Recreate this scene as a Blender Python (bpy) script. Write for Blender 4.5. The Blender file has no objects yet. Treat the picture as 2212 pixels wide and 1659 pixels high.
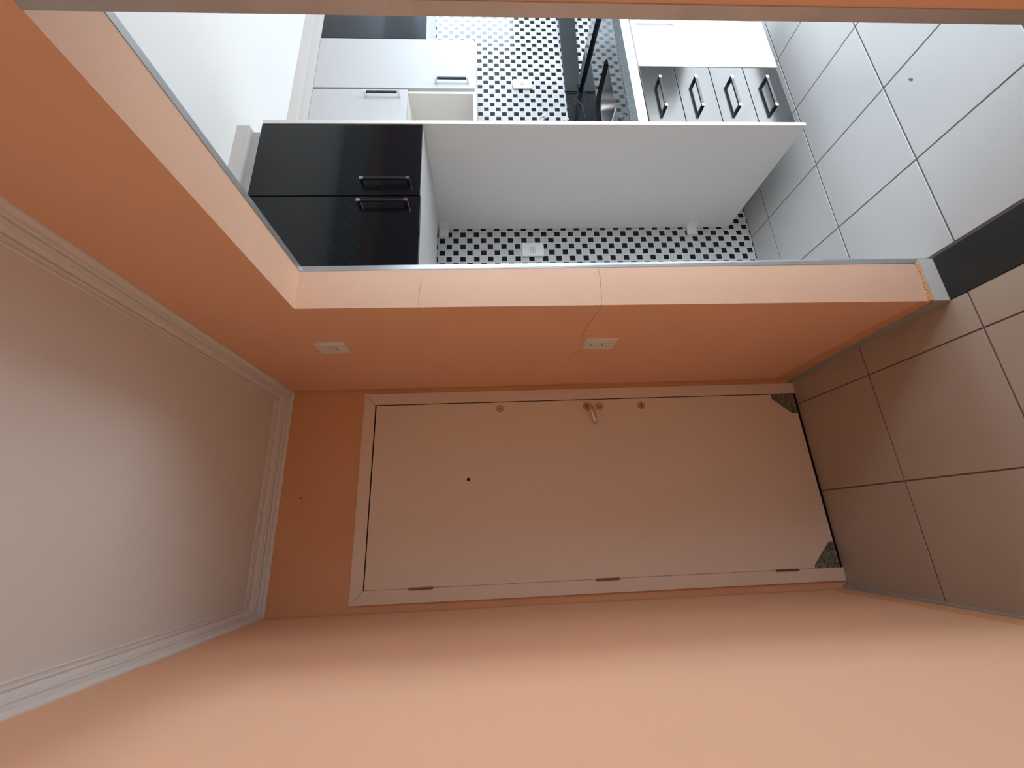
import bpy, bmesh, math, random
from mathutils import Matrix, Vector
random.seed(7)
S = bpy.context.scene
COL = S.collection
# ------------------------------------------------------------------ camera (phone held sideways: world up points to image left)
cd = bpy.data.cameras.new('camera'); cam = bpy.data.objects.new('camera', cd); COL.objects.link(cam)
LX = Vector((-0.0408838, -0.0378415, -0.9984471)); LY = Vector((0.9449098, -0.3262706, -0.0263258)); LZ = Vector((-0.3247677, -0.9445187, 0.0490960))
M4 = Matrix((LX, LY, LZ)).transposed().to_4x4(); M4.translation = (0, 0, 1.538)
cam.matrix_world = M4
cd.sensor_fit = 'HORIZONTAL'; cd.sensor_width = 36; cd.lens = 36 * 899.495 / 2212; cd.clip_start = .02
S.camera = cam
# ------------------------------------------------------------------ world, unseen window light, exposure
w = bpy.data.worlds.new('world'); S.world = w; w.use_nodes = True
w.node_tree.nodes['Background'].inputs[0].default_value = (.75, .85, 1, 1)
w.node_tree.nodes['Background'].inputs[1].default_value = 1.0
S.view_settings.view_transform = 'Standard'; S.view_settings.look = 'None'
S.view_settings.exposure = 0.70; S.view_settings.gamma = 1.0; S.view_settings.use_curve_mapping = False
def unseen_light(name, loc, rot, sx, sy, power, col):
    l = bpy.data.lights.new(name, 'AREA'); l.shape = 'RECTANGLE'; l.size = sx; l.size_y = sy
    l.energy = power; l.color = col
    o = bpy.data.objects.new(name, l); COL.objects.link(o); o.location = loc; o.rotation_euler = rot
    return o
PI = math.pi
DAY = (.77, .98, 1.22)
XE = 5.6                                  # far end of the kitchen
# daylight: open-topped service yard beside the kitchen, kitchen end window, living-room window (all out of frame, added for their light)
unseen_light('added_yard_light', (2.85, -1.55, 1.7), (PI / 2, 0, 0), 2.4, 1.9, 62, DAY)
sl = bpy.data.lights.new('sun', 'SUN'); sl.energy = 22; sl.angle = .02; sl.color = (.88, 1, 1.12)
so = bpy.data.objects.new('sun', sl); COL.objects.link(so); so.rotation_euler = Vector((-.31, -.45, 1)).to_track_quat('Z', 'Y').to_euler()
unseen_light('added_kitchen_light', (XE + .02, 1.15, 1.75), (0, PI / 2, 0), 1.2, 1.4, 54, DAY)
unseen_light('added_living_light', (.99, -1.50, 1.4), (0, PI / 2, 0), 1.7, 1.8, 2, DAY)

# ------------------------------------------------------------------ materials
def mat(name, col, rough=.5, spec=.5, metal=0, noise=0, nscale=40, bump=0, bscale=200, bdist=.001):
    m = bpy.data.materials.new(name); m.use_nodes = True
    nt = m.node_tree; b = nt.nodes['Principled BSDF']
    b.inputs['Base Color'].default_value = (*col, 1); b.inputs['Roughness'].default_value = rough
    b.inputs['Specular IOR Level'].default_value = spec; b.inputs['Metallic'].default_value = metal
    tc = nt.nodes.new('ShaderNodeTexCoord')
    if noise:
        n = nt.nodes.new('ShaderNodeTexNoise'); n.inputs['Scale'].default_value = nscale; n.inputs['Detail'].default_value = 4
        nt.links.new(tc.outputs['Object'], n.inputs['Vector'])
        mx = nt.nodes.new('ShaderNodeMix'); mx.data_type = 'RGBA'
        mx.inputs['A'].default_value = (*[c * (1 - noise) for c in col], 1); mx.inputs['B'].default_value = (*[min(1, c * (1 + noise)) for c in col], 1)
        nt.links.new(n.outputs['Fac'], mx.inputs['Factor']); nt.links.new(mx.outputs['Result'], b.inputs['Base Color'])
    if bump:
        n2 = nt.nodes.new('ShaderNodeTexNoise'); n2.inputs['Scale'].default_value = bscale; n2.inputs['Detail'].default_value = 3
        nt.links.new(tc.outputs['Object'], n2.inputs['Vector'])
        bp = nt.nodes.new('ShaderNodeBump'); bp.inputs['Strength'].default_value = bump; bp.inputs['Distance'].default_value = bdist
        nt.links.new(n2.outputs['Fac'], bp.inputs['Height']); nt.links.new(bp.outputs['Normal'], b.inputs['Normal'])
    return m
WALLC = (.885, .51, .315)
def N(nt, t, **k):
    n = nt.nodes.new(t)
    for a, v in k.items(): setattr(n, a, v)
    return n
def math_n(nt, op, a, b=None, c=None):
    n = nt.nodes.new('ShaderNodeMath'); n.operation = op
    for i, v in enumerate((a, b, c)):
        if v is None: continue
        if isinstance(v, (int, float)): n.inputs[i].default_value = v
        else: nt.links.new(v, n.inputs[i])
    return n.outputs[0]
def paint_mat(name, col):
    """matt wall paint: faint roller texture plus the more saturated touch-up stripe brushed along skirtings and by the entrance door corners"""
    m = mat(name, col, .62, .3, bump=.12, bscale=260, bdist=.0006)
    nt = m.node_tree; b = nt.nodes['Principled BSDF']
    tc = N(nt, 'ShaderNodeTexCoord'); sp = N(nt, 'ShaderNodeSeparateXYZ'); nt.links.new(tc.outputs['Object'], sp.inputs[0])
    nz = N(nt, 'ShaderNodeTexNoise'); nz.inputs['Scale'].default_value = 9; nt.links.new(tc.outputs['Object'], nz.inputs['Vector'])
    wob = math_n(nt, 'MULTIPLY_ADD', nz.outputs['Fac'], .03, -.015)
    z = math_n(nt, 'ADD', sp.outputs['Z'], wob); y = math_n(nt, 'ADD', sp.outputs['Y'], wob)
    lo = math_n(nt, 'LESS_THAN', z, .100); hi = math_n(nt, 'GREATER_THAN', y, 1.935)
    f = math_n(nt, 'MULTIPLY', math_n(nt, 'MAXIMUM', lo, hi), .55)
    n3 = N(nt, 'ShaderNodeTexNoise'); n3.inputs['Scale'].default_value = 1.3; n3.inputs['Detail'].default_value = 2
    nt.links.new(tc.outputs['Object'], n3.inputs['Vector'])
    m0 = N(nt, 'ShaderNodeMix', data_type='RGBA'); m0.inputs['A'].default_value = (*[c * .95 for c in col], 1); m0.inputs['B'].default_value = (*[c * 1.04 for c in col], 1)
    nt.links.new(n3.outputs['Fac'], m0.inputs['Factor'])
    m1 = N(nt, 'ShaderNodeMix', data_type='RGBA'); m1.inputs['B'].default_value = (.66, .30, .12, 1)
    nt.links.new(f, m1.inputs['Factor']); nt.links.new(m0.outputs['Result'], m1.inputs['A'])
    nt.links.new(m1.outputs['Result'], b.inputs['Base Color'])
    return m
CW, CH = .3257 / 8, .46 / 12
def checker_mat():
    m = mat('checker_print_tile', (.8, .8, .8), .12, .2)
    nt = m.node_tree; b = nt.nodes['Principled BSDF']
    tc = N(nt, 'ShaderNodeTexCoord'); sp = N(nt, 'ShaderNodeSeparateXYZ'); nt.links.new(tc.outputs['Object'], sp.inputs[0])
    u = math_n(nt, 'DIVIDE', sp.outputs['X'], CW); v = math_n(nt, 'DIVIDE', sp.outputs['Z'], CH)
    fu, fv = math_n(nt, 'FLOOR', u), math_n(nt, 'FLOOR', v)
    par = math_n(nt, 'FLOORED_MODULO', math_n(nt, 'ADD', fu, fv), 2.0)
    odd = math_n(nt, 'GREATER_THAN', par, .5)
    du = math_n(nt, 'ABSOLUTE', math_n(nt, 'SUBTRACT', math_n(nt, 'FRACT', u), .5))
    dv = math_n(nt, 'ABSOLUTE', math_n(nt, 'SUBTRACT', math_n(nt, 'FRACT', v), .5))
    ins = math_n(nt, 'MULTIPLY', math_n(nt, 'LESS_THAN', du, .385), math_n(nt, 'LESS_THAN', dv, .40))
    blk = math_n(nt, 'MULTIPLY', odd, ins)
    ins2 = math_n(nt, 'LESS_THAN', math_n(nt, 'MAXIMUM', du, dv), .455)
    # marble veins
    nz = N(nt, 'ShaderNodeTexNoise'); nz.inputs['Scale'].default_value = 45; nz.inputs['Detail'].default_value = 5; nz.inputs['Distortion'].default_value = 1.2
    nt.links.new(tc.outputs['Object'], nz.inputs['Vector'])
    vein = math_n(nt, 'LESS_THAN', math_n(nt, 'ABSOLUTE', math_n(nt, 'SUBTRACT', nz.outputs['Fac'], .41)), .006)
    ma = N(nt, 'ShaderNodeMix', data_type='RGBA'); ma.inputs['A'].default_value = (.65, .63, .60, 1); ma.inputs['B'].default_value = (.58, .56, .54, 1)
    nt.links.new(ins2, ma.inputs['Factor'])
    mv = N(nt, 'ShaderNodeMix', data_type='RGBA'); mv.inputs['B'].default_value = (.40, .38, .36, 1)
    nt.links.new(math_n(nt, 'MULTIPLY', vein, .6), mv.inputs['Factor']); nt.links.new(ma.outputs['Result'], mv.inputs['A'])
    mb = N(nt, 'ShaderNodeMix', data_type='RGBA'); mb.inputs['B'].default_value = (.012, .013, .013, 1)
    nt.links.new(blk, mb.inputs['Factor']); nt.links.new(mv.outputs['Result'], mb.inputs['A'])
    nt.links.new(mb.outputs['Result'], b.inputs['Base Color'])
    bp = N(nt, 'ShaderNodeBump'); bp.inputs['Strength'].default_value = .25; bp.inputs['Distance'].default_value = .0006
    nt.links.new(ins2, bp.inputs['Height']); nt.links.new(bp.outputs['Normal'], b.inputs['Normal'])
    return m
def granite_mat(name, base, fleck, rough, amount=.55):
    m = mat(name, base, rough, .35)
    nt = m.node_tree; b = nt.nodes['Principled BSDF']
    tc = N(nt, 'ShaderNodeTexCoord')
    n = N(nt, 'ShaderNodeTexNoise'); n.inputs['Scale'].default_value = 130; n.inputs['Detail'].default_value = 6
    nt.links.new(tc.outputs['Object'], n.inputs['Vector'])
    r = N(nt, 'ShaderNodeValToRGB'); r.color_ramp.elements[0].position = amount; r.color_ramp.elements[0].color = (*base, 1)
    r.color_ramp.elements[1].position = amount + .22; r.color_ramp.elements[1].color = (*fleck, 1)
    nt.links.new(n.outputs['Fac'], r.inputs['Fac']); nt.links.new(r.outputs['Color'], b.inputs['Base Color'])
    return m
P = paint_mat('peach_wall_paint', WALLC)
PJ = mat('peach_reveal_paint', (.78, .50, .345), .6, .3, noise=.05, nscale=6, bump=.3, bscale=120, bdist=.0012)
CEIL = mat('ceiling_white', (.84, .82, .79), .75, .2, bump=.05)
WHITE = mat('kitchen_white_paint', (.76, .74, .71), .7, .2)
CROWN = mat('plaster_moulding', (.82, .80, .77), .6, .25)
DOORP = mat('entrance_door_cream', (.82, .66, .52), .42, .4, noise=.02, nscale=4)
FRAMEP = mat('door_frame_cream', (.82, .65, .51), .45, .4)
DARK = mat('dark_gap', (.012, .008, .006), .8, .1)
TILEL = mat('living_floor_tile', (.46, .36, .28), .34, .4, noise=.05, nscale=7)
GROUTL = mat('brown_grout', (.20, .12, .09), .9, .1)
TILEK = mat('kitchen_floor_tile', (.55, .53, .50), .28, .45, noise=.03, nscale=6)
GROUTK = mat('grey_brown_grout', (.16, .13, .12), .9, .1)
CHK = checker_mat()
GROUTW = mat('wall_tile_grout', (.55, .53, .50), .9, .1)
GRAN = granite_mat('black_granite_polished', (.012, .014, .015), (.05, .055, .055), .06)
GRANM = granite_mat('black_granite_edge_lit', (.05, .058, .060), (.14, .155, .16), .38, .5)  # front-edge granite, greyed to paint in the light it reflects
GRANS = granite_mat('black_granite_strip', (.006, .007, .007), (.035, .04, .04), .5, .55)
SILL = granite_mat('black_granite_threshold', (.018, .018, .016), (.035, .035, .032), .45, .55)
MDF = mat('white_melamine', (.53, .515, .495), .38, .4)
MDFE = mat('cream_edge_band', (.76, .70, .64), .45, .35)
PANELU = mat('cabinet_inside_lightened', (.80, .76, .70), .42, .35)  # melamine lightened to brighten the shaded cabinet inside
PANELW = mat('panel_white_melamine', (.76, .72, .68), .42, .35)
BLK = mat('black_gloss_lacquer', (.006, .007, .008), .09, .30)
BLKD = mat('black_gloss_drawer_fronts', (.012, .014, .015), .13, 1.0)
BLKB = mat('black_bar', (.012, .013, .014), .22, .5)
CHR = mat('chrome', (.86, .86, .87), .12, .5, metal=1)
STEEL = mat('brushed_steel', (.20, .19, .18), .34, .5, metal=1)
ALU = mat('weathered_aluminium', (.52, .53, .53), .38, .5, metal=.8, noise=.18, nscale=14)
BRASS = mat('aged_bronze_lock', (.60, .42, .26), .38, .5, metal=.8)
HINGE = mat('tarnished_hinge', (.22, .17, .11), .45, .5, metal=.8, noise=.3, nscale=120)
KICK = granite_mat('speckled_grey_granite', (.10, .095, .075), (.28, .26, .20), .5, .42)
PLAST = mat('white_plastic', (.80, .76, .70), .35, .4)
PLASTK = mat('white_plastic_plate', (.80, .80, .77), .35, .4)
GRIMY = mat('grimy_grey_ceramic', (.40, .38, .35), .5, .35, noise=.15, nscale=25)
GREYT = mat('pale_grey_ceramic', (.62, .60, .58), .4, .4, noise=.06, nscale=18)
MORTAR = mat('crumbling_ochre_mortar', (.66, .38, .20), .9, .1, noise=.25, nscale=60, bump=.8, bscale=90, bdist=.004)
MAROON = mat('maroon_box_paint', (.16, .012, .02), .3, .4)
WOODO = mat('orange_wood', (.35, .17, .08), .5, .3, noise=.2, nscale=15)
WINF = mat('white_window_frame', (.75, .75, .75), .4, .4)

# ------------------------------------------------------------------ mesh helpers
def add_box(bm, x0, x1, y0, y1, z0, z1, mi=0):
    vs = [bm.verts.new((x, y, z)) for x in (x0, x1) for y in (y0, y1) for z in (z0, z1)]
    for q in ((0, 1, 3, 2), (4, 6, 7, 5), (0, 4, 5, 1), (2, 3, 7, 6), (0, 2, 6, 4), (1, 5, 7, 3)):
        f = bm.faces.new([vs[i] for i in q]); f.material_index = mi
    return vs
def link(name, me, parent=None, loc=None):
    o = bpy.data.objects.new(name, me); COL.objects.link(o)
    if parent is not None: o.parent = parent
    if loc is not None: o.location = loc
    return o
def finish(name, bm, mats, parent=None, origin=None, bevel=0, smooth=False):
    bmesh.ops.recalc_face_normals(bm, faces=bm.faces)
    if bevel:
        bmesh.ops.bevel(bm, geom=[e for e in bm.edges], offset=bevel, segments=2, affect='EDGES', profile=.7)
    if parent is not None: po = Vector(parent.get('_o', (0, 0, 0)))
    else: po = Vector((0, 0, 0))
    org = Vector(origin) if origin is not None else (po if parent is not None else Vector((0, 0, 0)))
    bmesh.ops.translate(bm, verts=bm.verts, vec=-org)
    me = bpy.data.meshes.new(name); bm.to_mesh(me); bm.free()
    for m in (mats if isinstance(mats, (list, tuple)) else [mats]): me.materials.append(m)
    if smooth:
        for p in me.polygons: p.use_smooth = True
        try: me.set_sharp_from_angle(angle=math.radians(35))
        except Exception: pass
    o = link(name, me, parent, org - po)
    o['_o'] = tuple(org)
    return o
def box(name, x0, x1, y0, y1, z0, z1, m, parent=None, bevel=0, origin=None):
    bm = bmesh.new(); add_box(bm, x0, x1, y0, y1, z0, z1)
    return finish(name, bm, m, parent, origin, bevel)
def prism(name, pts, axis, a, b, m, parent=None, bevel=0, origin=None, smooth=False):
    """extrude a polygon along an axis; pts are the two other coordinates in cyclic order"""
    bm = bmesh.new()
    def mk(p, t):
        return {0: (t, p[0], p[1]), 1: (p[0], t, p[1]), 2: (p[0], p[1], t)}[axis]
    A = [bm.verts.new(mk(p, a)) for p in pts]; B = [bm.verts.new(mk(p, b)) for p in pts]
    bm.faces.new(A); bm.faces.new(B[::-1]); n = len(pts)
    for i in range(n): bm.faces.new((A[i], B[i], B[(i + 1) % n], A[(i + 1) % n]))
    return finish(name, bm, m, parent, origin, bevel, smooth)
def add_disc(bm, c, ax, r, l, seg=28, r2=None, mi=0):
    """closed cylinder or cone from c along unit axis ax"""
    ax = Vector(ax).normalized(); t = ax.orthogonal().normalized(); s = ax.cross(t); c = Vector(c); r2 = r if r2 is None else r2
    A = [bm.verts.new(c + (t * math.cos(k * 2 * PI / seg) + s * math.sin(k * 2 * PI / seg)) * r) for k in range(seg)]
    B = [bm.verts.new(c + ax * l + (t * math.cos(k * 2 * PI / seg) + s * math.sin(k * 2 * PI / seg)) * r2) for k in range(seg)]
    fs = [bm.faces.new(A[::-1]), bm.faces.new(B)]
    for i in range(seg): fs.append(bm.faces.new((A[i], A[(i + 1) % seg], B[(i + 1) % seg], B[i])))
    for f in fs: f.material_index = mi
def add_tube(bm, pts, rads, seg=12, flat=1.0, flatdir=(0, 0, 1)):
    pts = [Vector(p) for p in pts]; rings = []
    for i, p in enumerate(pts):
        d = (pts[min(i + 1, len(pts) - 1)] - pts[max(i - 1, 0)]).normalized()
        fd = Vector(flatdir); s = d.cross(fd)
        if s.length < 1e-4: s = d.orthogonal()
        s.normalize(); t = s.cross(d).normalized(); r = rads[i] if isinstance(rads, (list, tuple)) else rads
        rings.append([bm.verts.new(p + s * r * math.cos(k * 2 * PI / seg) + t * r * flat * math.sin(k * 2 * PI / seg)) for k in range(seg)])
    for a, b in zip(rings, rings[1:]):
        for k in range(seg): bm.faces.new((a[k], a[(k + 1) % seg], b[(k + 1) % seg], b[k]))
    bm.faces.new(rings[0][::-1]); bm.faces.new(rings[-1])
def empty(name, loc):
    o = bpy.data.objects.new(name, None); COL.objects.link(o); o.location = loc; o['_o'] = tuple(loc); o.empty_display_size = .05
    return o
def tag(o, label, cat=None, group=None, kind=None):
    o['label'] = label
    if cat: o['category'] = cat
    if group: o['group'] = group
    if kind: o['kind'] = kind
    return o
def struct(o, label, cat): return tag(o, label, cat, kind='structure')

# ------------------------------------------------------------------ measured room
R, L, D = .6579, -.3134, 1.9655          # right wall face, left wall face, entrance-door wall face
RK = .8212                                # kitchen face of the right wall
H = 2.552                                 # ceiling
NP = .20                                  # living-side end of the near pier
XL = 1.00                                 # right end of the living room behind the camera
YS = -2.7                                 # wall behind the camera
KN = .352                                 # kitchen wall opposite the units
YY = -1.6                                 # far side of the added service yard

# floors -------------------------------------------------------------
fl = box('floor', L - .02, XL, YS, D, -.10, -.003, GROUTL)
struct(fl, 'beige square floor tiles of the hallway with brown joints', 'floor')
bm = bmesh.new(); add_box(bm, RK - .004, XE, KN - .01, D, -.0985, -.0025); add_box(bm, XL + .02, 4.0, YY, KN - .01, -.0985, -.0025)
fk = finish('floor', bm, GROUTK)
struct(fk, 'pale grey-white kitchen floor tiles with thin dark joints', 'floor')
_tc = {}
def floor_grid(par, xs, ys, m, clip, g=.0025, seed=0):
    rnd = random.Random(seed)
    for xa, xb in zip(xs, xs[1:]):
        for ya, yb in zip(ys, ys[1:]):
            for cx0, cx1, cy0, cy1 in clip:
                x0, x1, y0, y1 = max(xa + g, cx0), min(xb - g, cx1), max(ya + g, cy0), min(yb - g, cy1)
                if x1 - x0 < .012 or y1 - y0 < .012: continue
                k = (round(x1 - x0, 4), round(y1 - y0, 4), m.name)
                if k not in _tc:
                    bm = bmesh.new(); add_box(bm, 0, k[0], 0, k[1], 0, .006)
                    top = [e for e in bm.edges if all(v.co.z > .005 for v in e.verts)]
                    bmesh.ops.recalc_face_normals(bm, faces=bm.faces)
                    bmesh.ops.bevel(bm, geom=top, offset=.0012, segments=1, affect='EDGES')
                    me = bpy.data.meshes.new('tile'); bm.to_mesh(me); bm.free(); me.materials.append(m); _tc[k] = me
                o = link('tile', _tc[k], par, (x0, y0, -.006 + rnd.uniform(-.0003, .0002)))
floor_grid(fl, [.103 + .425 * k for k in range(-1, 11)], [1.965 - .425 * k for k in range(11, -1, -1)], TILEL,
           [(L, R - .001, NP, D), (L, XL, YS, NP)])
floor_grid(fk, [1.5405 + .3555 * k for k in range(-3, 13)], [1.8065 - .358 * k for k in range(10, -2, -1)], TILEK,
           [(RK + .002, XE, KN, D), (1.33, 3.50, NP, KN), (1.06, 4.0, YY, NP)], seed=3)
bm = bmesh.new(); vs = [bm.verts.new((1.466 + .007 * math.cos(a) * (1.3 + .5 * math.sin(3 * a)), 1.005 + .0045 * math.sin(a) + .004 * math.cos(a), .0004)) for a in [k * 2 * PI / 12 for k in range(12)]]
f_ = bm.faces.new(vs); ex = bmesh.ops.extrude_face_region(bm, geom=[f_]); bmesh.ops.translate(bm, verts=[v for v in ex['geom'] if isinstance(v, bmesh.types.BMVert)], vec=(0, 0, -.001))
finish('chip', bm, GROUTK, fk)['label'] = 'small dark chip in the tile glaze'
th = box('threshold', R, RK, .372, 1.1705, -.004, .002, SILL, bevel=.001)
struct(th, 'black granite threshold strip between the hallway and the kitchen', 'threshold')
# ceiling ------------------------------------------------------------
bm = bmesh.new(); add_box(bm, L - .15, XL + .1, YS - .1, D + .15, H, H + .12); add_box(bm, XL + .1, XE + .1, NP, D + .15, H, H + .12)
ce = finish('ceiling', bm, CEIL)
struct(ce, 'plain white ceiling', 'ceiling')
# walls ----------------------------------------------------------------
wl = box('wall_left', L - .15, L, YS, D + .15, -.05, H, P); struct(wl, 'plain peach wall left of the entrance door', 'wall')
wb = box('wall_back', L, R + .02, D, D + .15, -.05, H, P); struct(wb, 'peach wall around the entrance door', 'wall')
ws = box('wall_behind', L, XL, YS - .1, YS, -.05, H, P); struct(ws, 'peach wall behind the camera', 'wall')
# right wall with the opening to the kitchen, its edges as measured
def right_wall():
    bm = bmesh.new()
    a = {'fb': (1.1745, 0), 'ft': (1.1525, 2.135), 'nt': (.3735, 2.1306), 'nb': (.3690, 0)}
    b = {'fb': (1.1690, 0), 'ft': (1.1726, 2.144), 'nt': (.3735, 2.1400), 'nb': (.3690, 0)}
    def ring(x, q, ys):
        v = {k: bm.verts.new((x, *p)) for k, p in q.items()}
        for k, p in {'f0': (D, 0), 'f1': (D, q['ft'][1]), 'f2': (D, H), 't1': (q['ft'][0], H), 't0': (q['nt'][0], H), 'n2': (NP, H), 'n1': (NP, q['nt'][1]), 'n0': (NP, 0)}.items():
            v[k] = bm.verts.new((x, *p))
        return v
    A, B = ring(R, a, 0), ring(RK, b, 0)
    quads = [('fb', 'f0', 'f1', 'ft'), ('ft', 'f1', 'f2', 't1'), ('nt', 'ft', 't1', 't0'), ('n1', 'nt', 't0', 'n2'), ('n0', 'nb', 'nt', 'n1')]
    for q in quads:
        bm.faces.new([A[k] for k in q]); f = bm.faces.new([B[k] for k in q][::-1]); f.material_index = 1
    n = 24
    for i in range(n):
        def lp(V, t): return bm.verts.new(V['fb'].co.lerp(V['ft'].co, t))
        if i == 0: pa, pb = A['fb'], B['fb']
        qa, qb = (A['ft'], B['ft']) if i == n - 1 else (lp(A, (i + 1) / n), lp(B, (i + 1) / n))
        m0, m1 = bm.verts.new((pa.co + pb.co) / 2), bm.verts.new((qa.co + qb.co) / 2)
        for q in ((pa, m0, m1, qa), (m0, pb, qb, m1)):
            f = bm.faces.new(q); f.material_index = 2
        pa, pb = qa, qb
    bmesh.ops.remove_doubles(bm, verts=bm.verts, dist=1e-6)
    for k1, k2, mi in (('ft', 'nt', 2), ('nt', 'nb', 2), ('f0', 'fb', 0), ('nb', 'n0', 0), ('n0', 'n1', 0), ('n1', 'n2', 0), ('n2', 't0', 0), ('t0', 't1', 0), ('t1', 'f2', 0), ('f2', 'f1', 0), ('f1', 'f0', 0)):
        f = bm.faces.new((A[k1], B[k1], B[k2], A[k2])); f.material_index = mi
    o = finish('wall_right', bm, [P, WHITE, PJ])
    struct(o, 'peach wall with the tall opening into the kitchen', 'wall')
    return o
wr = right_wall()
# hairline cracks
def crack(pts, nrm, wd=.0011):
    bm = bmesh.new(); nrm = Vector(nrm); L0, L1 = [], []
    pts = [Vector(p) for p in pts]
    for i, p in enumerate(pts):
        d = (pts[min(i + 1, len(pts) - 1)] - pts[max(i - 1, 0)]).normalized(); s = d.cross(nrm).normalized()
        ww = wd * (.35 if i in (0, len(pts) - 1) else random.uniform(.6, 1.1)) / 2
        L0.append([bm.verts.new(p + s * ww + nrm * h) for h in (-.0005, .0003)]); L1.append([bm.verts.new(p - s * ww + nrm * h) for h in (-.0005, .0003)])
    for i in range(len(pts) - 1):
        a, b, c, d = L0[i], L0[i + 1], L1[i + 1], L1[i]
        bm.faces.new((a[1], b[1], c[1], d[1])); bm.faces.new((a[0], b[0], b[1], a[1])); bm.faces.new((d[0], c[0], c[1], d[1]))
    o = finish('crack', bm, CRK, wr); o['label'] = 'hairline crack in the plaster'
CRK = mat('crack_shadow', (.16, .07, .035), .9, .1)
crack([(R, 1.157, 1.1814), (R, 1.20, 1.178), (R, 1.225, 1.186), (R, 1.26, 1.190), (R, 1.30, 1.197), (R, 1.345, 1.196), (R, 1.385, 1.197), (R, 1.412, 1.1955)], (-1, 0, 0), .0016)
crack([(R, 1.502, 1.175), (R, 1.53, 1.182), (R, 1.56, 1.195), (R, 1.61, 1.205), (R, 1.66, 1.214), (R, 1.72, 1.222)], (-1, 0, 0), .0009)
crack([(.802, 1.1697, 1.174), (.76, 1.1676, 1.1725), (.72, 1.1654, 1.175), (.69, 1.1639, 1.177), (R + .0005, 1.1622, 1.1815)], (0, -1, 0), .0012)
crack([(.775, 1.1674, 1.754), (.73, 1.1631, 1.757), (.69, 1.1593, 1.760), (R + .0005, 1.1563, 1.760)], (0, -1, 0), .0008)
crack([(R, 1.157, 1.760), (R, 1.19, 1.759), (R, 1.225, 1.757)], (-1, 0, 0), .0008)

# aluminium corner strips of the opening
def alu(name, verts, label, par=None):
    bm = bmesh.new(); vs = [bm.verts.new(v) for v in verts]
    for q in ((0, 1, 2, 3), (7, 6, 5, 4), (0, 4, 5, 1), (1, 5, 6, 2), (2, 6, 7, 3), (3, 7, 4, 0)): bm.faces.new([vs[i] for i in q])
    o = finish(name, bm, ALU); return struct(o, label, 'trim')
alu('trim_1', [(.8035, 1.1712, .05), (.8225, 1.1700, 0), (.8225, 1.1735, 2.1435), (.8035, 1.1730, 2.1435),
               (.8035, 1.1685, .05), (.8225, 1.1665, 0), (.8225, 1.1705, 2.1410), (.8035, 1.1700, 2.1410)],
    'narrow grey metal edge strip up the kitchen edge of the far jamb')
alu('trim_2', [(.8035, .3740, 2.1455), (.8225, .3740, 2.1460), (.8225, 1.1715, 2.1480), (.8035, 1.1715, 2.1475),
               (.8035, .3740, 2.1380), (.8225, .3740, 2.1385), (.8225, 1.1715, 2.1415), (.8035, 1.1715, 2.1410)],
    'narrow grey metal edge strip along the top of the kitchen opening')
ALU2 = ALU
def near_strip():
    bm = bmesh.new()
    A = [(R - .0022, .3535, 0), (R - .0022, .3695, 0), (R + .02, .3695, 0), (R + .02, .3675, 0), (R + .0, .3675, 0), (R + .0, .3535, 0)]
    B = [(x, y + (.0045 if y > .36 else .002), 2.1285 if y < .36 else 2.1306) for x, y, z in A]
    va = [bm.verts.new(p) for p in A]; vb = [bm.verts.new(p) for p in B]; n = len(A)
    bm.faces.new(va); bm.faces.new(vb[::-1])
    for i in range(n): bm.faces.new((va[i], vb[i], vb[(i + 1) % n], va[(i + 1) % n]))
    o = finish('trim_3', bm, ALU); struct(o, 'brownish-grey metal corner strip up the near edge of the kitchen opening', 'trim')
near_strip()

# crown moulding, mitred, with a slightly ragged lower lip ------------------------------------------------
def crown():
    prof = [(0, .0580), (.0040, .0575), (.0075, .0530), (.0120, .0480), (.0075, .0445), (.0105, .0420), (.0165, .0395), (.0185, .0350), (.0125, .0325), (.0160, .0300), (.0225, .0290), (.0240, .0255),
            (.0225, .0235), (.0290, .0205), (.0345, .0155), (.0375, .0110), (.0365, .0080), (.0420, .0095), (.0460, .0075), (.0455, .0035), (.0490, .0030), (.0535, .0042), (.0565, 0)]
    for nm, side in (('left', 0), ('back', 1), ('right', 2)):
        bm = bmesh.new(); rows = []
        if side == 1: a0, a1, n = L, R, 30
        else: a0, a1, n = (-.9, D, 90)
        if side == 2: a0 = NP - .0
        for i in range(n + 1):
            t = a0 + (a1 - a0) * i / n; row = []
            rag = random.choice((0, 0, .0006, -.0008, .0015, -.0004)) if 0 < i < n else 0
            for j, (u, d) in enumerate(prof):
                dz = rag if j < 3 else 0
                if side == 0: p = (L + u, min(t, D - u), H - d - dz)
                elif side == 2: p = (R - u, min(t, D - u), H - d - dz)
                else: p = (max(L + u, min(R - u, t)), D - u, H - d - dz)
                row.append(bm.verts.new(p))
            rows.append(row)
        for r0, r1 in zip(rows, rows[1:]):
            for j in range(len(prof) - 1):
                try: bm.faces.new((r0[j], r1[j], r1[j + 1], r0[j + 1]))
                except Exception: pass
        # back face so it is a closed strip
        for r0, r1 in zip(rows, rows[1:]):
            pass
        bmesh.ops.remove_doubles(bm, verts=bm.verts, dist=1e-6)
        o = finish('trim_' + {'left': '4', 'back': '5', 'right': '6'}[nm], bm, CROWN)
        struct(o, {'left': 'white stepped crown moulding along the top of the left wall', 'back': 'white stepped crown moulding over the entrance door',
                   'right': 'white stepped crown moulding above the kitchen opening'}[nm], 'moulding')
crown()

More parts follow.
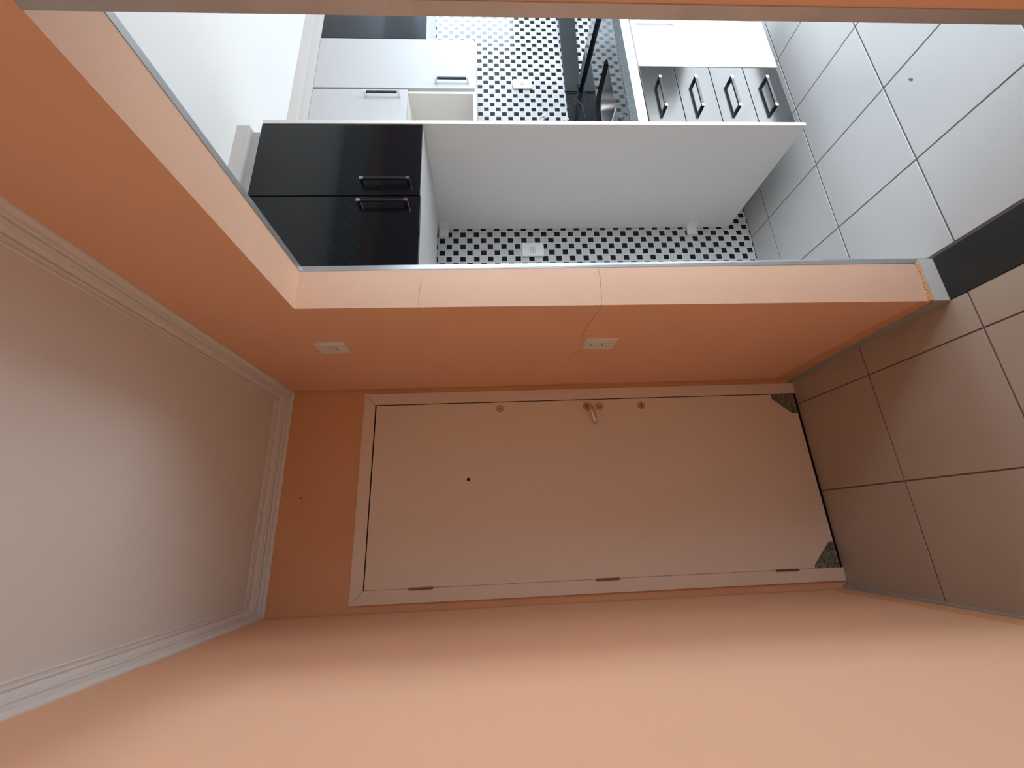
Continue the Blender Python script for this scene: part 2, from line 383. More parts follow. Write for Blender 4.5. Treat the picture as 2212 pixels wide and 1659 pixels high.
# skirtings ------------------------------------------------------------------------------------------------
br = empty('baseboard_right', (R, 1.17, 0)); struct(br, 'low grimy ceramic skirting right of the entrance door', 'skirting')
for ya, yb, h0, h1 in ((1.1765, 1.539, .054, .038), (1.542, 1.963, .036, .018)):
    bm = bmesh.new(); t0 = .0035 if ya < 1.3 else .0045; t1 = .0045 if ya < 1.3 else .013
    vs = [bm.verts.new(p) for p in ((R, ya, -.002), (R - t0, ya, -.002), (R - t0, ya, h0), (R, ya, h0), (R, yb, -.002), (R - t1, yb, -.002), (R - t1, yb, h1), (R, yb, h1))]
    for q in ((0, 1, 2, 3), (7, 6, 5, 4), (0, 4, 5, 1), (1, 5, 6, 2), (2, 6, 7, 3), (3, 7, 4, 0)): bm.faces.new([vs[i] for i in q])
    finish('tile', bm, GRIMY, br)
bl = empty('baseboard_left', (L, 1.0, 0)); struct(bl, 'low grimy ceramic skirting along the left wall', 'skirting')
ys = [D - .003, 1.54, 1.115, .69, .265, -.16, -.585, -1.01]
for yb, ya in zip(ys, ys[1:]):
    bm = bmesh.new()
    def th_(y): return .003 + .013 * max(0, min(1, (y - 1.3) / .65))
    vs = [bm.verts.new(p) for p in ((L, ya + .002, -.002), (L + th_(ya), ya + .002, -.002), (L + th_(ya), ya + .002, .020), (L, ya + .002, .020), (L, yb - .001, -.002), (L + th_(yb), yb - .001, -.002), (L + th_(yb), yb - .001, .018), (L, yb - .001, .018))]
    for q in ((0, 1, 2, 3), (7, 6, 5, 4), (0, 4, 5, 1), (1, 5, 6, 2), (2, 6, 7, 3), (3, 7, 4, 0)): bm.faces.new([vs[i] for i in q])
    finish('tile', bm, GRIMY, bl)
# grey tile at the foot of the far jamb and the ragged ochre mortar above it
fj = empty('baseboard_jamb', (.74, 1.17, 0)); struct(fj, 'pale grey tile foot of the far jamb with crumbling ochre mortar', 'skirting')
bm = bmesh.new(); add_box(bm, R - .0015, .8195, 1.1655, 1.1742, .0, .056); finish('tile', bm, GREYT, fj)
bm = bmesh.new(); n = 60; T = []; Bt = []; wz = .068
for i in range(n + 1):
    x = R - .0018 + (.812 - R) * i / n
    wz = max(.060, min(.076, wz + random.uniform(-.0022, .0022)))
    T.append((x, wz + .004 * (1 - i / n))); Bt.append((x, .055 + random.uniform(-.001, .003)))
f0 = [[bm.verts.new((x, 1.1652 + .0035 * (x - R) / .16, z)) for x, z in T], [bm.verts.new((x, 1.1652, z)) for x, z in Bt]]
f1 = [[bm.verts.new((x, 1.176, z)) for x, z in T], [bm.verts.new((x, 1.176, z)) for x, z in Bt]]
for i in range(n):
    bm.faces.new((f0[0][i], f0[0][i + 1], f0[1][i + 1], f0[1][i])); bm.faces.new((f0[0][i], f1[0][i], f1[0][i + 1], f0[0][i + 1])); bm.faces.new((f0[1][i], f0[1][i + 1], f1[1][i + 1], f1[1][i]))
bm.faces.new((f0[0][0], f0[1][0], f1[1][0], f1[0][0])); bm.faces.new((f0[0][n], f1[0][n], f1[1][n], f0[1][n]))
finish('mortar', bm, MORTAR, fj)['label'] = 'crumbling ochre mortar line'

# ------------------------------------------------------------------ entrance door
dr = empty('door_1', (.178, D, 0)); struct(dr, 'cream flush entrance door in a mitred frame with bronze locks and three hinges', 'door')
FY0, FY1 = 1.9570, D + .03
X0, X1, DT, FW = -.2283, .5838, 2.100, .0552
def mitre(name, pts): return prism(name, pts, 1, FY0, FY1, FRAMEP, dr, bevel=.0012)
mitre('door_frame', [(X1, 0), (X1 + FW - .001, 0), (X1 + FW + .0005, DT + FW), (X1, DT)])
mitre('door_frame', [(X0, 0), (X0, DT), (X0 - FW, DT + FW), (X0 - FW + .002, 0)])
mitre('door_frame', [(X0 + .0005, DT + .0006), (X1 - .0005, DT + .0006), (X1 + FW - .001, DT + FW), (X0 - FW + .001, DT + FW)])
box('frame_gap', X0, X1, D + .004, D + .02, 0, DT, DARK, dr)  # dark backing stands for the shade behind the leaf gap
LY_ = 1.9585
bm = bmesh.new(); add_box(bm, X1 - .0038, X1, 1.9600, D + .004, 0, DT); add_box(bm, X0, X1, 1.9600, D + .004, DT - .0044, DT)  # dark strips paint the shade in the gap round the leaf
finish('gap_shade', bm, DARK, dr)['label'] = 'dark strip painted as shade in the gap round the leaf'
leaf = prism('door_leaf', [(X0 + .0012, .016), (X1 - .0038, .016), (X1 - .0042, DT - .0052), (X0 + .0012, DT - .0042)], 1, LY_, D + .0039, DOORP, dr, bevel=.0008)
leaf['label'] = 'plain cream door leaf'
box('sill_shade', X0, X1, 1.9600, D + .004, .0005, .0138, DARK, dr)  # dark strip painted as the shadow under the leaf
box('bottom_seal', X0 + .001, X1 - .004, 1.9572, D, .0138, .0162, MDFE, dr)['label'] = 'thin pale strip under the leaf'
def lock(x, z, r, name, detail):
    bm = bmesh.new(); add_disc(bm, (x, LY_, z), (0, -1, 0), r, .004, 32, r * .92)
    add_disc(bm, (x, LY_ - .004, z), (0, -1, 0), r * .62, .0012, 24, r * .60)
    if detail == 'holes':
        for dz, rr in ((0, .0032), (.0, 0)):
            if rr: add_disc(bm, (x, LY_ - .0052, z), (0, -1, 0), rr, .0003, 12, mi=1)
        for dx in (-.0115, .0115): add_disc(bm, (x + dx, LY_ - .0048, z), (0, -1, 0), .0019, .0006, 10, mi=1)
    else:
        add_disc(bm, (x, LY_ - .0052, z + .005), (0, -1, 0), .0045, .0012, 16, mi=0); add_box(bm, x - .0012, x + .0012, LY_ - .0068, LY_ - .0062, z - .002, z + .010, 1)
        add_box(bm, x - .0075, x - .0063, LY_ - .0056, LY_ - .0050, z - .011, z + .010, 1)
    o = finish(name, bm, [BRASS, DARK], leaf, smooth=True); return o
lock(.548, 1.500, .0195, 'lock_rose', 'holes')['label'] = 'upper round bronze lock rose with three small holes'
lock(.5434, .8002, .0180, 'lock_rose', 'holes')['label'] = 'lower round bronze lock rose with three small holes'
lock(.5455, 1.0105, .0205, 'lock_rose', 'key')['label'] = 'round keyhole rose beside the handle'
bm = bmesh.new(); add_disc(bm, (.547, LY_, 1.071), (0, -1, 0), .021, .004, 32, .0195); add_disc(bm, (.547, LY_ - .004, 1.071), (0, -1, 0), .013, .003, 24, .011)
finish('handle_rose', bm, BRASS, leaf, smooth=True)
bm = bmesh.new()
add_tube(bm, [(.547, LY_ - .006, 1.071), (.547, LY_ - .026, 1.070), (.544, LY_ - .037, 1.068), (.532, LY_ - .043, 1.064), (.512, LY_ - .044, 1.058), (.49, LY_ - .043, 1.053), (.470, LY_ - .040, 1.050), (.458, LY_ - .033, 1.048), (.4515, LY_ - .024, 1.0475)],
         [.0085, .0085, .0110, .0128, .0122, .0105, .0090, .0085, .0060], 16, .55, (0, 1, 0))
finish('lever_handle', bm, mat('worn_nickel', (.62, .54, .46), .25, .5, metal=1), leaf, smooth=True)['label'] = 'worn metal lever handle with a hooked end'
bm = bmesh.new(); add_disc(bm, (.2148, LY_, 1.6554), (0, -1, 0), .0085, .0022, 24, .0075); add_disc(bm, (.2148, LY_ - .0022, 1.6554), (0, -1, 0), .0062, .0004, 20, mi=1)
finish('peephole', bm, [HINGE, DARK], leaf, smooth=True)
def kick(pts):
    o = prism('kick_plate', pts, 1, LY_ - .0035, LY_ + .001, KICK, leaf, bevel=.0005); o['label'] = 'chipped speckled grey corner plate'
kick([(X1 - .004, .0165), (X1 - .004, .1285), (.5585, .1285), (.553, .1245), (.482, .046), (.479, .038), (.4785, .0165)])
kick([(X0 + .002, .0165), (-.1215, .0165), (-.1215, .033), (-.124, .038), (-.208, .121), (-.214, .1262), (X0 + .002, .1262)])
for z0, z1 in ((1.809, 1.906), (1.009, 1.1064), (.207, .305)):
    bm = bmesh.new(); n = 4; hz = (z1 - z0) / n
    for i in range(n): add_disc(bm, (X0 - .0008, FY0 - .0028, z0 + hz * i + .0006), (0, 0, 1), .0042, hz - .0012, 14)
    add_disc(bm, (X0 - .0008, FY0 - .0028, z0 - .003), (0, 0, 1), .0028, z1 - z0 + .006, 12); add_disc(bm, (X0 - .0008, FY0 - .0028, z1 + .001), (0, 0, 1), .0048, .0025, 12)
    add_box(bm, X0 + .0005, X0 + .0035, FY0 + .001, FY0 + .006, z0, z1); 
    finish('hinge', bm, HINGE, dr, smooth=True)
# wall screws above the door
hk = empty('wall_hook', (.161, D, 2.4023)); tag(hk, 'two small dark screws side by side in the peach wall above the door', 'screw')
for dx, dz, ln in ((0.001, .0035, .004), (-.001, -.0035, .008)):
    bm = bmesh.new(); add_disc(bm, (.161 + dx, D, 2.4023 + dz), (0, -1, 0), .0019, ln, 10); add_disc(bm, (.161 + dx, D - ln, 2.4023 + dz), (0, -1, 0), .0034, .0014, 12)
    finish('screw', bm, HINGE, hk, smooth=True)

# ------------------------------------------------------------------ switch and sockets
def plate_right(name, yc, zc, hw, hh, label, cat, kind):
    """plate on the right wall (faces -X), long side vertical, long edges bowed outwards"""
    t = empty(name, (R, yc, zc)); tag(t, label, cat)
    bm = bmesh.new(); n = 14; F, Bk = [], []
    ou = []
    for i in range(n + 1):
        s = -1 + 2 * i / n; ou.append((hw + .004 * (1 - s * s) - (.0015 if abs(s) == 1 else 0), s * hh))
    for i in range(n + 1):
        s = 1 - 2 * i / n; ou.append((-hw - .004 * (1 - s * s) + (.0015 if abs(s) == 1 else 0), s * hh))
    def lay(x, k): return [bm.verts.new((x, yc + a * k, zc + b * k)) for a, b in ou]
    l0, l1, l2 = lay(R + .001, 1), lay(R - .0045, 1), lay(R - .0085, .93)
    m = len(ou)
    for A, B in ((l0, l1), (l1, l2)):
        for i in range(m): bm.faces.new((A[i], A[(i + 1) % m], B[(i + 1) % m], B[i]))
    bm.faces.new(l2); bm.faces.new(l0[::-1])
    finish('cover_plate', bm, PLAST, t, smooth=True)
    xf = R - .0085
    if kind == 'switch':
        for zz in (zc + .0215, zc - .0235):
            bm = bmesh.new(); add_box(bm, xf - .0004, xf + .001, yc - .0135, yc + .0135, zz - .0145, zz + .0145); finish('rocker_slot', bm, DARK, t)
            bm = bmesh.new(); y0, y1 = yc - .0125, yc + .0125
            vs = [bm.verts.new(p) for p in ((xf, y0, zz - .0128), (xf, y1, zz - .0128), (xf, y1, zz + .0128), (xf, y0, zz + .0128))]
            v2 = [bm.verts.new(p) for p in ((xf - .0042, y0 + .001, zz - .0128), (xf - .0012, y1 - .001, zz - .0128), (xf - .0012, y1 - .001, zz + .0128), (xf - .0042, y0 + .001, zz + .0128))]
            mid = None
            bm.faces.new(v2); bm.faces.new(vs[::-1])
            for i in range(4): bm.faces.new((vs[i], vs[(i + 1) % 4], v2[(i + 1) % 4], v2[i]))
            finish('rocker', bm, PLAST, t)
    else:
        bm = bmesh.new(); add_box(bm, xf - .0003, xf + .001, yc - .016, yc + .0165, zc - .0185, zc + .0115); finish('module_gap', bm, DARK, t)
        bm = bmesh.new(); add_box(bm, xf - .001, xf + .001, yc - .0148, yc + .0165, zc - .0165, zc + .0115)
        for a in range(8):
            an = a * PI / 4; c = Vector((xf - .0012, yc + .002, zc - .0025)); d = Vector((0, math.cos(an), math.sin(an))); s = Vector((0, -math.sin(an), math.cos(an)))
            q = [bm.verts.new(c + d * .0008 + s * .0004), bm.verts.new(c + d * .0068 + s * .0003), bm.verts.new(c + d * .0068 - s * .0003), bm.verts.new(c + d * .0008 - s * .0004)]
            f = bm.faces.new(q); f.material_index = 1
        finish('bell_button', bm, [PLAST, DARK], t)['label'] = 'small square module with a star-shaped slot mark'
    return t
plate_right('light_switch', 1.4540, 1.1190, .041, .0610, 'pale double rocker light switch at mid height on the peach wall', 'light switch', 'switch')
plate_right('buzzer_plate', 1.4400, 2.1225, .041, .0560, 'pale plate with a star-marked module high on the peach wall', 'wall plate', 'buzzer')
def plate_back(x0, x1, z0, z1, sx, sz, label):
    YW = 1.9590
    t = empty('wall_socket', ((x0 + x1) / 2, 1.9655, (z0 + z1) / 2)); tag(t, label, 'socket')
    box('cover_plate', x0, x1, 1.9505, 1.9600, z0, z1, PLASTK, t, bevel=.0012)
    bm = bmesh.new(); add_box(bm, sx - .0225, sx + .0225, 1.9500, 1.9506, sz - .0135, sz + .0135, 1); add_box(bm, sx - .0215, sx + .0215, 1.9490, 1.9506, sz - .0125, sz + .0125, 0)
    add_disc(bm, (sx, 1.9490, sz), (0, -1, 0), .0118, .0003, 20, mi=1); add_disc(bm, (sx, 1.9487, sz), (0, -1, 0), .0112, .0003, 20, mi=0)
    for dx, dz in ((-.0095, 0), (.0095, 0), (0, -.003)): add_disc(bm, (sx + dx * .8, 1.9484, sz + dz), (0, -1, 0), .0022, .0003, 12, mi=1)
    finish('socket_insert', bm, [PLASTK, DARK], t)
plate_back(1.4215, 1.5075, 1.2255, 1.3470, 1.4665, 1.2865, 'white socket plate on the tiles inside the empty fridge niche')
plate_back(2.7300, 2.8110, 1.2200, 1.3430, 2.7820, 1.2820, 'white socket plate on the tiles above the worktop')

# ------------------------------------------------------------------ kitchen shell
kb = box('wall_kitchen_back', R + .02, XE, 1.9720, D + .15, -.05, H, [GROUTW]); struct(kb, 'kitchen wall covered in black and white checker-print tiles', 'wall')
KT = 1.9650
_wt = {}
def wall_tile(x0, x1, z0, z1):
    k = tuple(round(v, 4) for v in (x0, x1, z0, z1))
    if k not in _wt:
        bm = bmesh.new(); add_box(bm, x0, x1, 0, .008, z0, z1); bmesh.ops.recalc_face_normals(bm, faces=bm.faces)
        fr = [e for e in bm.edges if all(v.co.y < .001 for v in e.verts)]
        bmesh.ops.bevel(bm, geom=fr, offset=.0008, segments=1, affect='EDGES')
        me = bpy.data.meshes.new('tile'); bm.to_mesh(me); bm.free(); me.materials.append(CHK); _wt[k] = me
    return _wt[k]
TW, THt = .3257, .46
def tile_wall(par, rot, ox, oy, xmin, xmax, hole=None):
    k0 = -3
    for i in range(k0, 13):
        xa = 1.475 + i * TW
        for j in range(-1, 6):
            za = .24 + (j - 1) * THt + 0.0
            g = .0007
            cx0, cx1 = max(xa + g, xmin) - xa, min(xa + TW - g, xmax) - xa
            cz0, cz1 = max(za + g, .001) - za, min(za + THt - g, H - .0005) - za
            if cx1 - cx0 < .01 or cz1 - cz0 < .01: continue
            if hole and xa + TW > hole[0] + .02 and xa < hole[1] - .02 and za < hole[2] - .02: 
                if za + THt <= hole[2] + .02: continue
                cz0 = hole[2] - za
            if not rot:
                link('tile', wall_tile(cx0, cx1, cz0, cz1), par, (xa, oy, za))
            else:
                o = link('tile', wall_tile(TW - cx1, TW - cx0, cz0, cz1), par, (xa + TW, oy, za)); o.rotation_euler = (0, 0, PI)
tile_wall(kb, False, 0, KT, RK, XE)
OX0, OX1, OZ = 1.33, 3.15, 1.92
bm = bmesh.new(); add_box(bm, RK, OX0, NP, KN - .008, 0, H); add_box(bm, OX1, XE, NP, KN - .008, 0, H); add_box(bm, OX0, OX1, NP, KN - .008, 2.36, H)
kn = finish('wall_kitchen_front', bm, GROUTW); struct(kn, 'tiled kitchen wall opposite the units, open to an unseen added yard', 'wall')
tile_wall(kn, True, 0, KN, RK + .001, XE, hole=(OX0, OX1, 2.36))
# maroon box added over that opening for its dark red reflection in black doors
md = empty('reflection_box', (2.65, NP, OZ)); tag(md, 'maroon box added to give the glossy black doors a dark red reflection', 'added box')
box('maroon_box', OX0 + .004, OX1 - .004, NP + .01, KN - .001, OZ, 2.26, MAROON, md, bevel=.01)
box('added_board', OX0 + .004, OX1 - .004, NP + .01, KN + .001, 2.262, 2.357, WOODO, md)
def end_wall(name, x0, y0, y1, wy0, wy1, wz0, wz1, m, label, wd=.1):
    bm = bmesh.new()
    for a in ((y0, wy0, 0, H), (wy1, y1, 0, H), (wy0, wy1, 0, wz0), (wy0, wy1, wz1, H)):
        add_box(bm, x0, x0 + wd, a[0], a[1], a[2], a[3])
    struct(finish(name, bm, m), label, 'wall')
end_wall('wall_kitchen_end', XE, NP, D + .15, .42, 1.88, 1.15, 2.35, WHITE, 'white end wall of the kitchen with a window added for light')
end_wall('wall_living_end', XL, YS, NP, -2.4, -.6, .55, 2.25, P, 'peach wall of the living room with a window added for light')
struct(box('wall_added_yard_back', XL + .1, 4.1, YY - .1, YY, 0, H + .2, WHITE), 'white back wall of the unseen yard added for its light', 'wall')
struct(box('wall_added_yard_end', 4.0, 4.1, YY, NP, 0, H + .2, WHITE), 'white end wall of the unseen yard added for its light', 'wall')
for nm, x0, y0, y1, z0, z1, lb in (('added_window_1', XE, .42, 1.88, 1.15, 2.35, 'added unseen kitchen end window with slim white frame'), ('added_window_2', XL, -2.4, -.6, .55, 2.25, 'added unseen living room window with slim white frame')):
    wn = empty(nm, (x0, (y0 + y1) / 2, z0)); struct(wn, lb, 'window')
    for a, b in ((y0, y0 + .04), (y1 - .04, y1), ((y0 + y1) / 2 - .025, (y0 + y1) / 2 + .025)): box('window_frame', x0 + .02, x0 + .06, a, b, z0, z1, WINF, wn)
    for a, b in ((z0, z0 + .04), (z1 - .04, z1)): box('window_frame', x0 + .02, x0 + .06, y0 + .04, y1 - .04, a, b, WINF, wn)
# plaster boxing above the cabinets
def boxing(name, x0, x1, yf, yr, yb, label):
    bm = bmesh.new(); add_box(bm, x0, x1, yf, yb, 2.502, H); add_box(bm, x0, x1 - .002, yr, yb, 2.4535, 2.502)
    struct(finish(name, bm, WHITEB), label, 'boxing')
WHITEB = mat('pinkish_white_board', (.64, .60, .56), .6, .3)
boxing('trim_7', RK + .001, 1.6040, 1.3100, 1.3400, 1.80, 'stepped off-white boxing between the fridge cabinet and the ceiling')
boxing('trim_8', 1.6360, 3.45, 1.6165, 1.6325, 1.9645, 'stepped off-white boxing above the wall cabinets')

# ------------------------------------------------------------------ handles
def handle(par, cx, cz, y, ln, vertical=True, out=.031, wd=.0125, dark=False):
    """square D handle: chrome posts with flat black bar let in between them"""
    bm = bmesh.new(); h = ln / 2; p = .0145
    def B(a0, a1, y0, y1, c0, c1, mi):
        if vertical: add_box(bm, cx + c0, cx + c1, y0, y1, cz + a0, cz + a1, mi)
        else: add_box(bm, cx + a0, cx + a1, y0, y1, cz + c0, cz + c1, mi)
    pm = 1 if dark else 0
    for a0, a1 in ((-h, -h + p), (h - p, h)):
        B(a0, a1, y - out, y - out + .003, -wd / 2, wd / 2, 0); B(a0 + .0006, a1 - .0006, y - out + .003, y, -wd / 2 + .0006, wd / 2 - .0006, pm)
    B(-h + p, h - p, y - out + .0006, y - out + .0085, -wd / 2 + .0008, wd / 2 - .0008, 1)
    return finish('handle', bm, [CHR, BLKB], par)

# ------------------------------------------------------------------ fridge niche: cabinet above, tall panel right
fc = empty('wall_cabinet', (1.23, 1.64, 1.7975)); tag(fc, 'glossy black two-door wall cabinet over the empty fridge niche', 'cabinet')
bm = bmesh.new(); x0, x1, y0, y1, z0, z1, t = RK + .004, 1.6155, 1.3305, 1.790, 1.7975, 2.4525, .015
add_box(bm, x0, x0 + t, y0, y1, z0, z1); add_box(bm, x1 - t, x1, y0, y1, z0, z1); add_box(bm, x0 + t, x1 - t, y0, y1, z0, z0 + t); add_box(bm, x0 + t, x1 - t, y0, y1, z1 - t, z1); add_box(bm, x0 + t, x1 - t, y1 - .006, y1, z0 + t, z1 - t)
finish('carcass', bm, MDF, fc)['label'] = 'white cabinet body'
d1 = box('door', 1.2440, 1.6148, 1.3125, 1.3300, 1.7990, 2.4545, BLK, fc, bevel=.0006); d1['label'] = 'right glossy black door'
d2 = box('door', .8660, 1.2405, 1.3145, 1.3302, 1.7965, 2.4520, BLK, fc, bevel=.0006); d2['label'] = 'left glossy black door'
handle(d1, 1.3010, 1.9320, 1.3125, .193, dark=True); handle(d2, 1.1965, 1.9365, 1.3145, .193, dark=True)
sp_ = empty('side_panel', (1.6255, 1.64, .125)); tag(sp_, 'tall white panel standing between the fridge niche and the sink units', 'panel')
box('panel_board', 1.6165, 1.6345, 1.3105, 1.9640, .1250, 2.4515, PANELW, sp_)
box('edge_band', 1.6163, 1.6347, 1.3095, 1.3106, .1250, 2.4515, MDFE, sp_)['label'] = 'cream edge band'
for za, zb in ((1.759, 1.809), (.325, .380)):
    bm = bmesh.new()
    vs_ = [(1.6165, za), (1.6165, zb)]
    add_box(bm, 1.5600, 1.6150, 1.9500, 1.9640, za, zb); add_box(bm, 1.6100, 1.6168, 1.9150, 1.9500, za, zb)
    finish('bracket', bm, PLASTK, sp_, bevel=.001)['label'] = 'white plastic corner bracket'

# ------------------------------------------------------------------ white wall cabinet with open niche
wc = empty('wall_cabinet', (2.15, 1.80, 1.579)); tag(wc, 'white wall cabinet with a tall door, a short door and an open shelf beneath', 'cabinet')
X = (1.6360, 2.2660, 2.6650); t = .018; yf, yb = 1.6480, 1.9640
bm = bmesh.new()
add_box(bm, X[0], X[0] + t, yf, yb, 1.579, 2.452); add_box(bm, X[1] - .010, X[1] + .010, yf, yb, 1.579 + t, 2.452 - t); add_box(bm, X[2] - t, X[2], yf, yb, 1.579, 2.452)
add_box(bm, X[0] + t, X[2] - t, yf, yb, 1.579, 1.579 + t); add_box(bm, X[0] + t, X[2] - t, yf, yb, 2.452 - t, 2.452); add_box(bm, X[0] + t, X[1] - .010, yf, yb, 1.950, 1.950 + t)
add_box(bm, X[0] + t, X[2] - t, yb - .006, yb, 1.597, 2.434)
finish('carcass', bm, PANELU, wc)
dA = box('door', 2.2740, 2.6640, 1.6300, 1.6475, 1.5870, 2.4510, MDF, wc, bevel=.0006); dA['label'] = 'tall white door'
dB = box('door', 1.6380, 2.2600, 1.6300, 1.6475, 1.9480, 2.4510, MDF, wc, bevel=.0006); dB['label'] = 'short white lift-up door'
handle(dA, 2.3130, 1.7110, 1.6300, .187); handle(dB, 2.2060, 2.0790, 1.6300, .190)
bc = empty('wall_cabinet', (3.05, 1.80, 1.860)); tag(bc, 'wall cabinet with glossy black door over the stove gap', 'cabinet')
bm = bmesh.new(); x0, x1, z0, z1 = 2.6670, 3.4300, 1.860, 2.452
add_box(bm, x0, x0 + t, yf, yb, z0, z1); add_box(bm, x1 - t, x1, yf, yb, z0, z1); add_box(bm, x0 + t, x1 - t, yf, yb, z0, z0 + t); add_box(bm, x0 + t, x1 - t, yf, yb, z1 - t, z1); add_box(bm, x0 + t, x1 - t, yb - .006, yb, z0 + t, z1 - t)
finish('carcass', bm, WINFW := mat('bright_white_board', (.80, .82, .81), .4, .4), bc)['label'] = 'white cabinet body'
box('door', 2.6680, 3.4290, 1.6300, 1.6475, 1.8620, 2.4510, BLK, bc, bevel=.0006)['label'] = 'glossy black flap door'

# ------------------------------------------------------------------ base cabinet with drawers
bc2 = empty('base_cabinet', (2.15, 1.65, .146)); tag(bc2, 'base cabinet with four black drawers and white doors under the worktop', 'cabinet')
x0, x1, yf, yb, z0, z1 = 1.6360, 2.6650, 1.3500, 1.9450, .1460, .8640
bm = bmesh.new(); add_box(bm, x0, x0 + t, yf, yb, z0, z1); add_box(bm, x1 - t, x1, yf, yb, z0, z1); add_box(bm, 2.0020, 2.0200, yf, yb, z0 + t, z1); add_box(bm, x0 + t, x1 - t, yf, yb, z0, z0 + t)
add_box(bm, x0 + t, 2.0020, yf, yf + .05, z1 - t, z1); add_box(bm, 2.0200, x1 - t, yf, yf + .05, z1 - t, z1); add_box(bm, x0 + t, x1 - t, yb - .006, yb, z0 + t, z1)
finish('carcass', bm, MDF, bc2)
box('top_rail', 1.6380, 2.6640, 1.3340, 1.3500, .8290, .8640, MDF, bc2)['label'] = 'white rail below the worktop'
box('shadow_rail', 1.6380, 2.6640, 1.3420, 1.3500, .8110, .8290, MDFE, bc2)['label'] = 'recessed cream strip'
zz = [.8110, .6465, .4790, .3145, .1490]
for i in range(4):
    a, b = zz[i + 1] + (.0018 if i < 3 else 0), zz[i] - .0018
    dd = box('drawer', 1.6385, 2.0095, 1.3320, 1.3500, a, b, BLKD, bc2, bevel=.0006); dd['label'] = ['top', 'second', 'third', 'bottom'][i] + ' glossy black drawer'
    handle(dd, 1.8140 + .002 * i, [.7390, .5720, .4030, .2355][i], 1.3320, .190, vertical=False, out=.032, wd=.0125, dark=True)
for xa, xb, lb in ((2.0145, 2.3450, 'left white door'), (2.3480, 2.6640, 'right white door')):
    dd = box('door', xa, xb, 1.3320, 1.3500, .1400, .8100, MDF, bc2, bevel=.0006); dd['label'] = lb
    handle(dd, 2.3130 if xa < 2.2 else 2.384, .6900, 1.3320, .187)
# ------------------------------------------------------------------ worktop with sink
wt = empty('worktop', (2.15, 1.65, .864)); tag(wt, 'black granite worktop with raised end lip and upstand', 'worktop')
def rrect(x0, x1, y0, y1, r, n=8):
    pts = []
    for cx, cy, a0 in ((x1 - r, y1 - r, 0), (x0 + r, y1 - r, PI / 2), (x0 + r, y0 + r, PI), (x1 - r, y0 + r, 1.5 * PI)):
        for k in range(n + 1): a = a0 + PI / 2 * k / n; pts.append((cx + r * math.cos(a), cy + r * math.sin(a)))
    return pts
SX0, SX1, SY0, SY1 = 1.74, 2.297, 1.455, 1.727
def slab():
    bm = bmesh.new(); inner = rrect(SX0, SX1, SY0, SY1, .07, 8); N_ = len(inner)
    x0, x1, y0, y1 = 1.6355, 2.7200, 1.3300, 1.9645
    out = []
    cx, cy = (SX0 + SX1) / 2, (SY0 + SY1) / 2
    for px, py in inner:
        dx, dy = px - cx, py - cy
        ts = []
        if dx > 0: ts.append((x1 - cx) / dx)
        if dx < 0: ts.append((x0 - cx) / dx)
        if dy > 0: ts.append((y1 - cy) / dy)
        if dy < 0: ts.append((y0 - cy) / dy)
        tt = min(v for v in ts if v > 0); out.append((cx + dx * tt, cy + dy * tt))
    # snap nearest outer points to the slab corners
    for c in ((x1, y1), (x0, y1), (x0, y0), (x1, y0)):
        j = min(range(N_), key=lambda i: (out[i][0] - c[0]) ** 2 + (out[i][1] - c[1]) ** 2); out[j] = c
    for z, flip in ((.9, 0), (.872, 1)):
        I = [bm.verts.new((*p, z)) for p in inner]; O = [bm.verts.new((*p, z)) for p in out]
        for i in range(N_):
            q = (I[i], O[i], O[(i + 1) % N_], I[(i + 1) % N_]); bm.faces.new(q if not flip else q[::-1])
        if not flip: I0, O0 = I, O
    for i in range(N_):
        j = (i + 1) % N_; f = bm.faces.new((I0[i], I0[j], I[j], I[i])); bm.faces.new((O0[j], O0[i], O[i], O[j]))
    return finish('granite_slab', bm, GRAN, wt)
slab()
box('front_edge', 1.6355, 2.7200, 1.3265, 1.3299, .8640, .8995, GRANM, wt, bevel=.0006)['label'] = 'matt front edge of the slab, greyed for reflected light'
prism('end_lip', [(2.575, 1.331), (2.722, 1.331), (2.760, 1.9644), (2.700, 1.9644)], 2, .9001, .9155, GRAN, wt, bevel=.0008)
prism('back_lip', [(1.6360, 1.942), (2.6900, 1.942), (2.6900, 1.9535), (1.6360, 1.9535)], 2, .9001, .9280, GRAN, wt)
box('upstand', 1.6360, 2.6900, 1.9536, 1.9648, .9001, 1.0005, GRAN, wt)['label'] = 'polished granite upstand behind the sink'
wa = prism('granite_strip', [(2.7640, .8965), (3.47, .875), (3.47, .990), (2.6935, 1.000), (2.6935, .918), (2.7640, .918)], 1, 1.9440, 1.9649, GRANS); tag(wa, 'dull dark granite strip on the tiles across the stove gap', 'upstand')
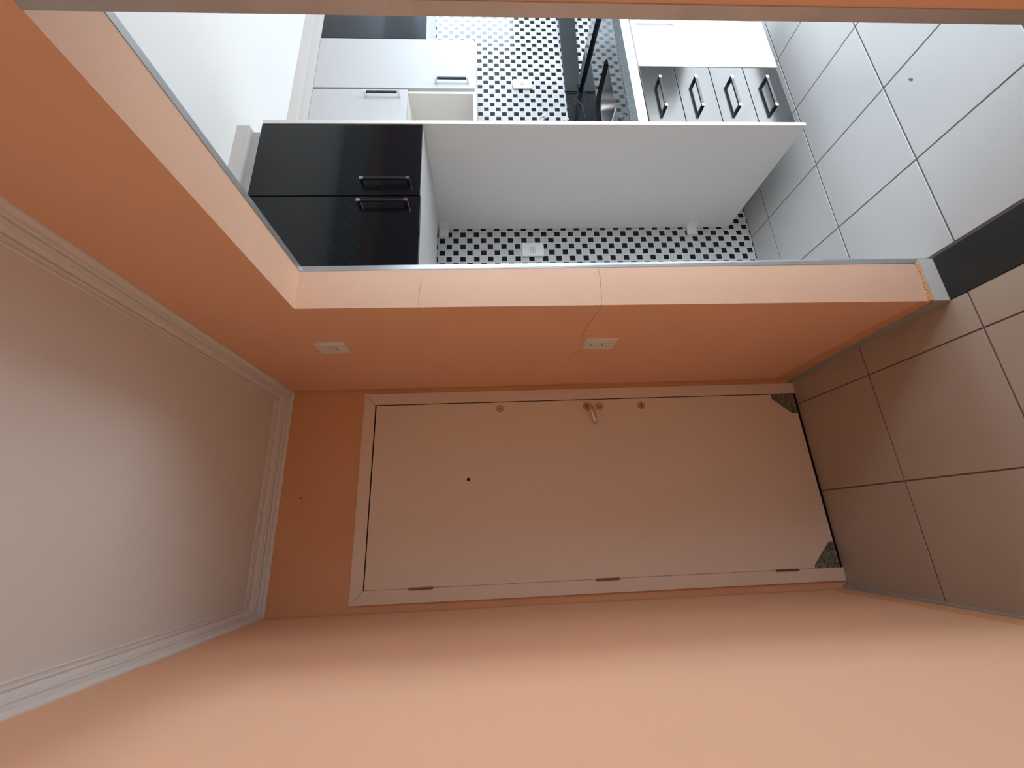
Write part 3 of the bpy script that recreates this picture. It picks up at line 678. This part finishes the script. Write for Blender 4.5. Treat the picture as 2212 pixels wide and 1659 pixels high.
bm = bmesh.new(); add_box(bm, 2.6908, 2.6922, 1.9520, 1.9648, .916, 1.0005); add_tube(bm, [(2.61, 1.9410, .9315), (2.55, 1.938, .9020), (2.44, 1.9300, .9004)], [.0009, .0007, .0004], 6)
finish('seam', bm, mat('ochre_sealant', (.32, .22, .12), .7, .2), wt)['label'] = 'ochre sealant seam at the corner of the upstand'
def bowl():
    bm = bmesh.new(); rings = []
    for z, ins, r in ((.8719, -.012, .07), (.8719, .000, .07), (.865, .004, .068), (.760, .014, .062), (.745, .024, .055), (.740, .045, .045)):
        rings.append([bm.verts.new((x, y, z)) for x, y in rrect(SX0 + ins, SX1 - ins, SY0 + ins, SY1 - ins, r, 8)])
    for a, b in zip(rings, rings[1:]):
        n = len(a)
        for i in range(n): bm.faces.new((a[i], a[(i + 1) % n], b[(i + 1) % n], b[i]))
    bm.faces.new(rings[-1])
    s = empty('sink', (2.02, 1.59, .74)); tag(s, 'stainless steel sink bowl set under the black worktop', 'sink')
    finish('basin', bm, STEEL, s, smooth=True)
    bm = bmesh.new(); add_disc(bm, (2.02, 1.59, .7402), (0, 0, 1), .045, .003, 24, .04); finish('drain', bm, CHR, s, smooth=True)
bowl()
# tap flange and white hose end by the tall panel
tf = empty('tap_flange', (2.483, KT, 1.162)); tag(tf, 'chrome pipe flange on the checker tiles beside the tall panel', 'flange')
bm = bmesh.new(); add_disc(bm, (2.483, KT - .0002, 1.162), (0, -1, 0), .024, .004, 28, .021); add_disc(bm, (2.483, KT - .004, 1.162), (0, -1, 0), .0165, .005, 24, .015)
finish('rose', bm, CHR, tf, smooth=True)
bm = bmesh.new(); add_disc(bm, (2.483, KT - .009, 1.162), (0, -1, 0), .009, .010, 18, .008); finish('plug', bm, PLASTK, tf, smooth=True)
hs = None
bm = bmesh.new(); add_tube(bm, [(2.405, 1.952, 1.085), (2.422, 1.950, 1.064), (2.436, 1.949, 1.046), (2.446, 1.949, 1.026), (2.450, 1.949, 1.008)], [.0035, .0035, .0035, .0038, .0045], 10)
add_disc(bm, (2.450, 1.949, 1.0008), (0, 0, 1), .0062, .010, 14)
tag(finish('hose', bm, PLASTK, smooth=True), 'short white curved hose end resting on the granite upstand', 'hose')
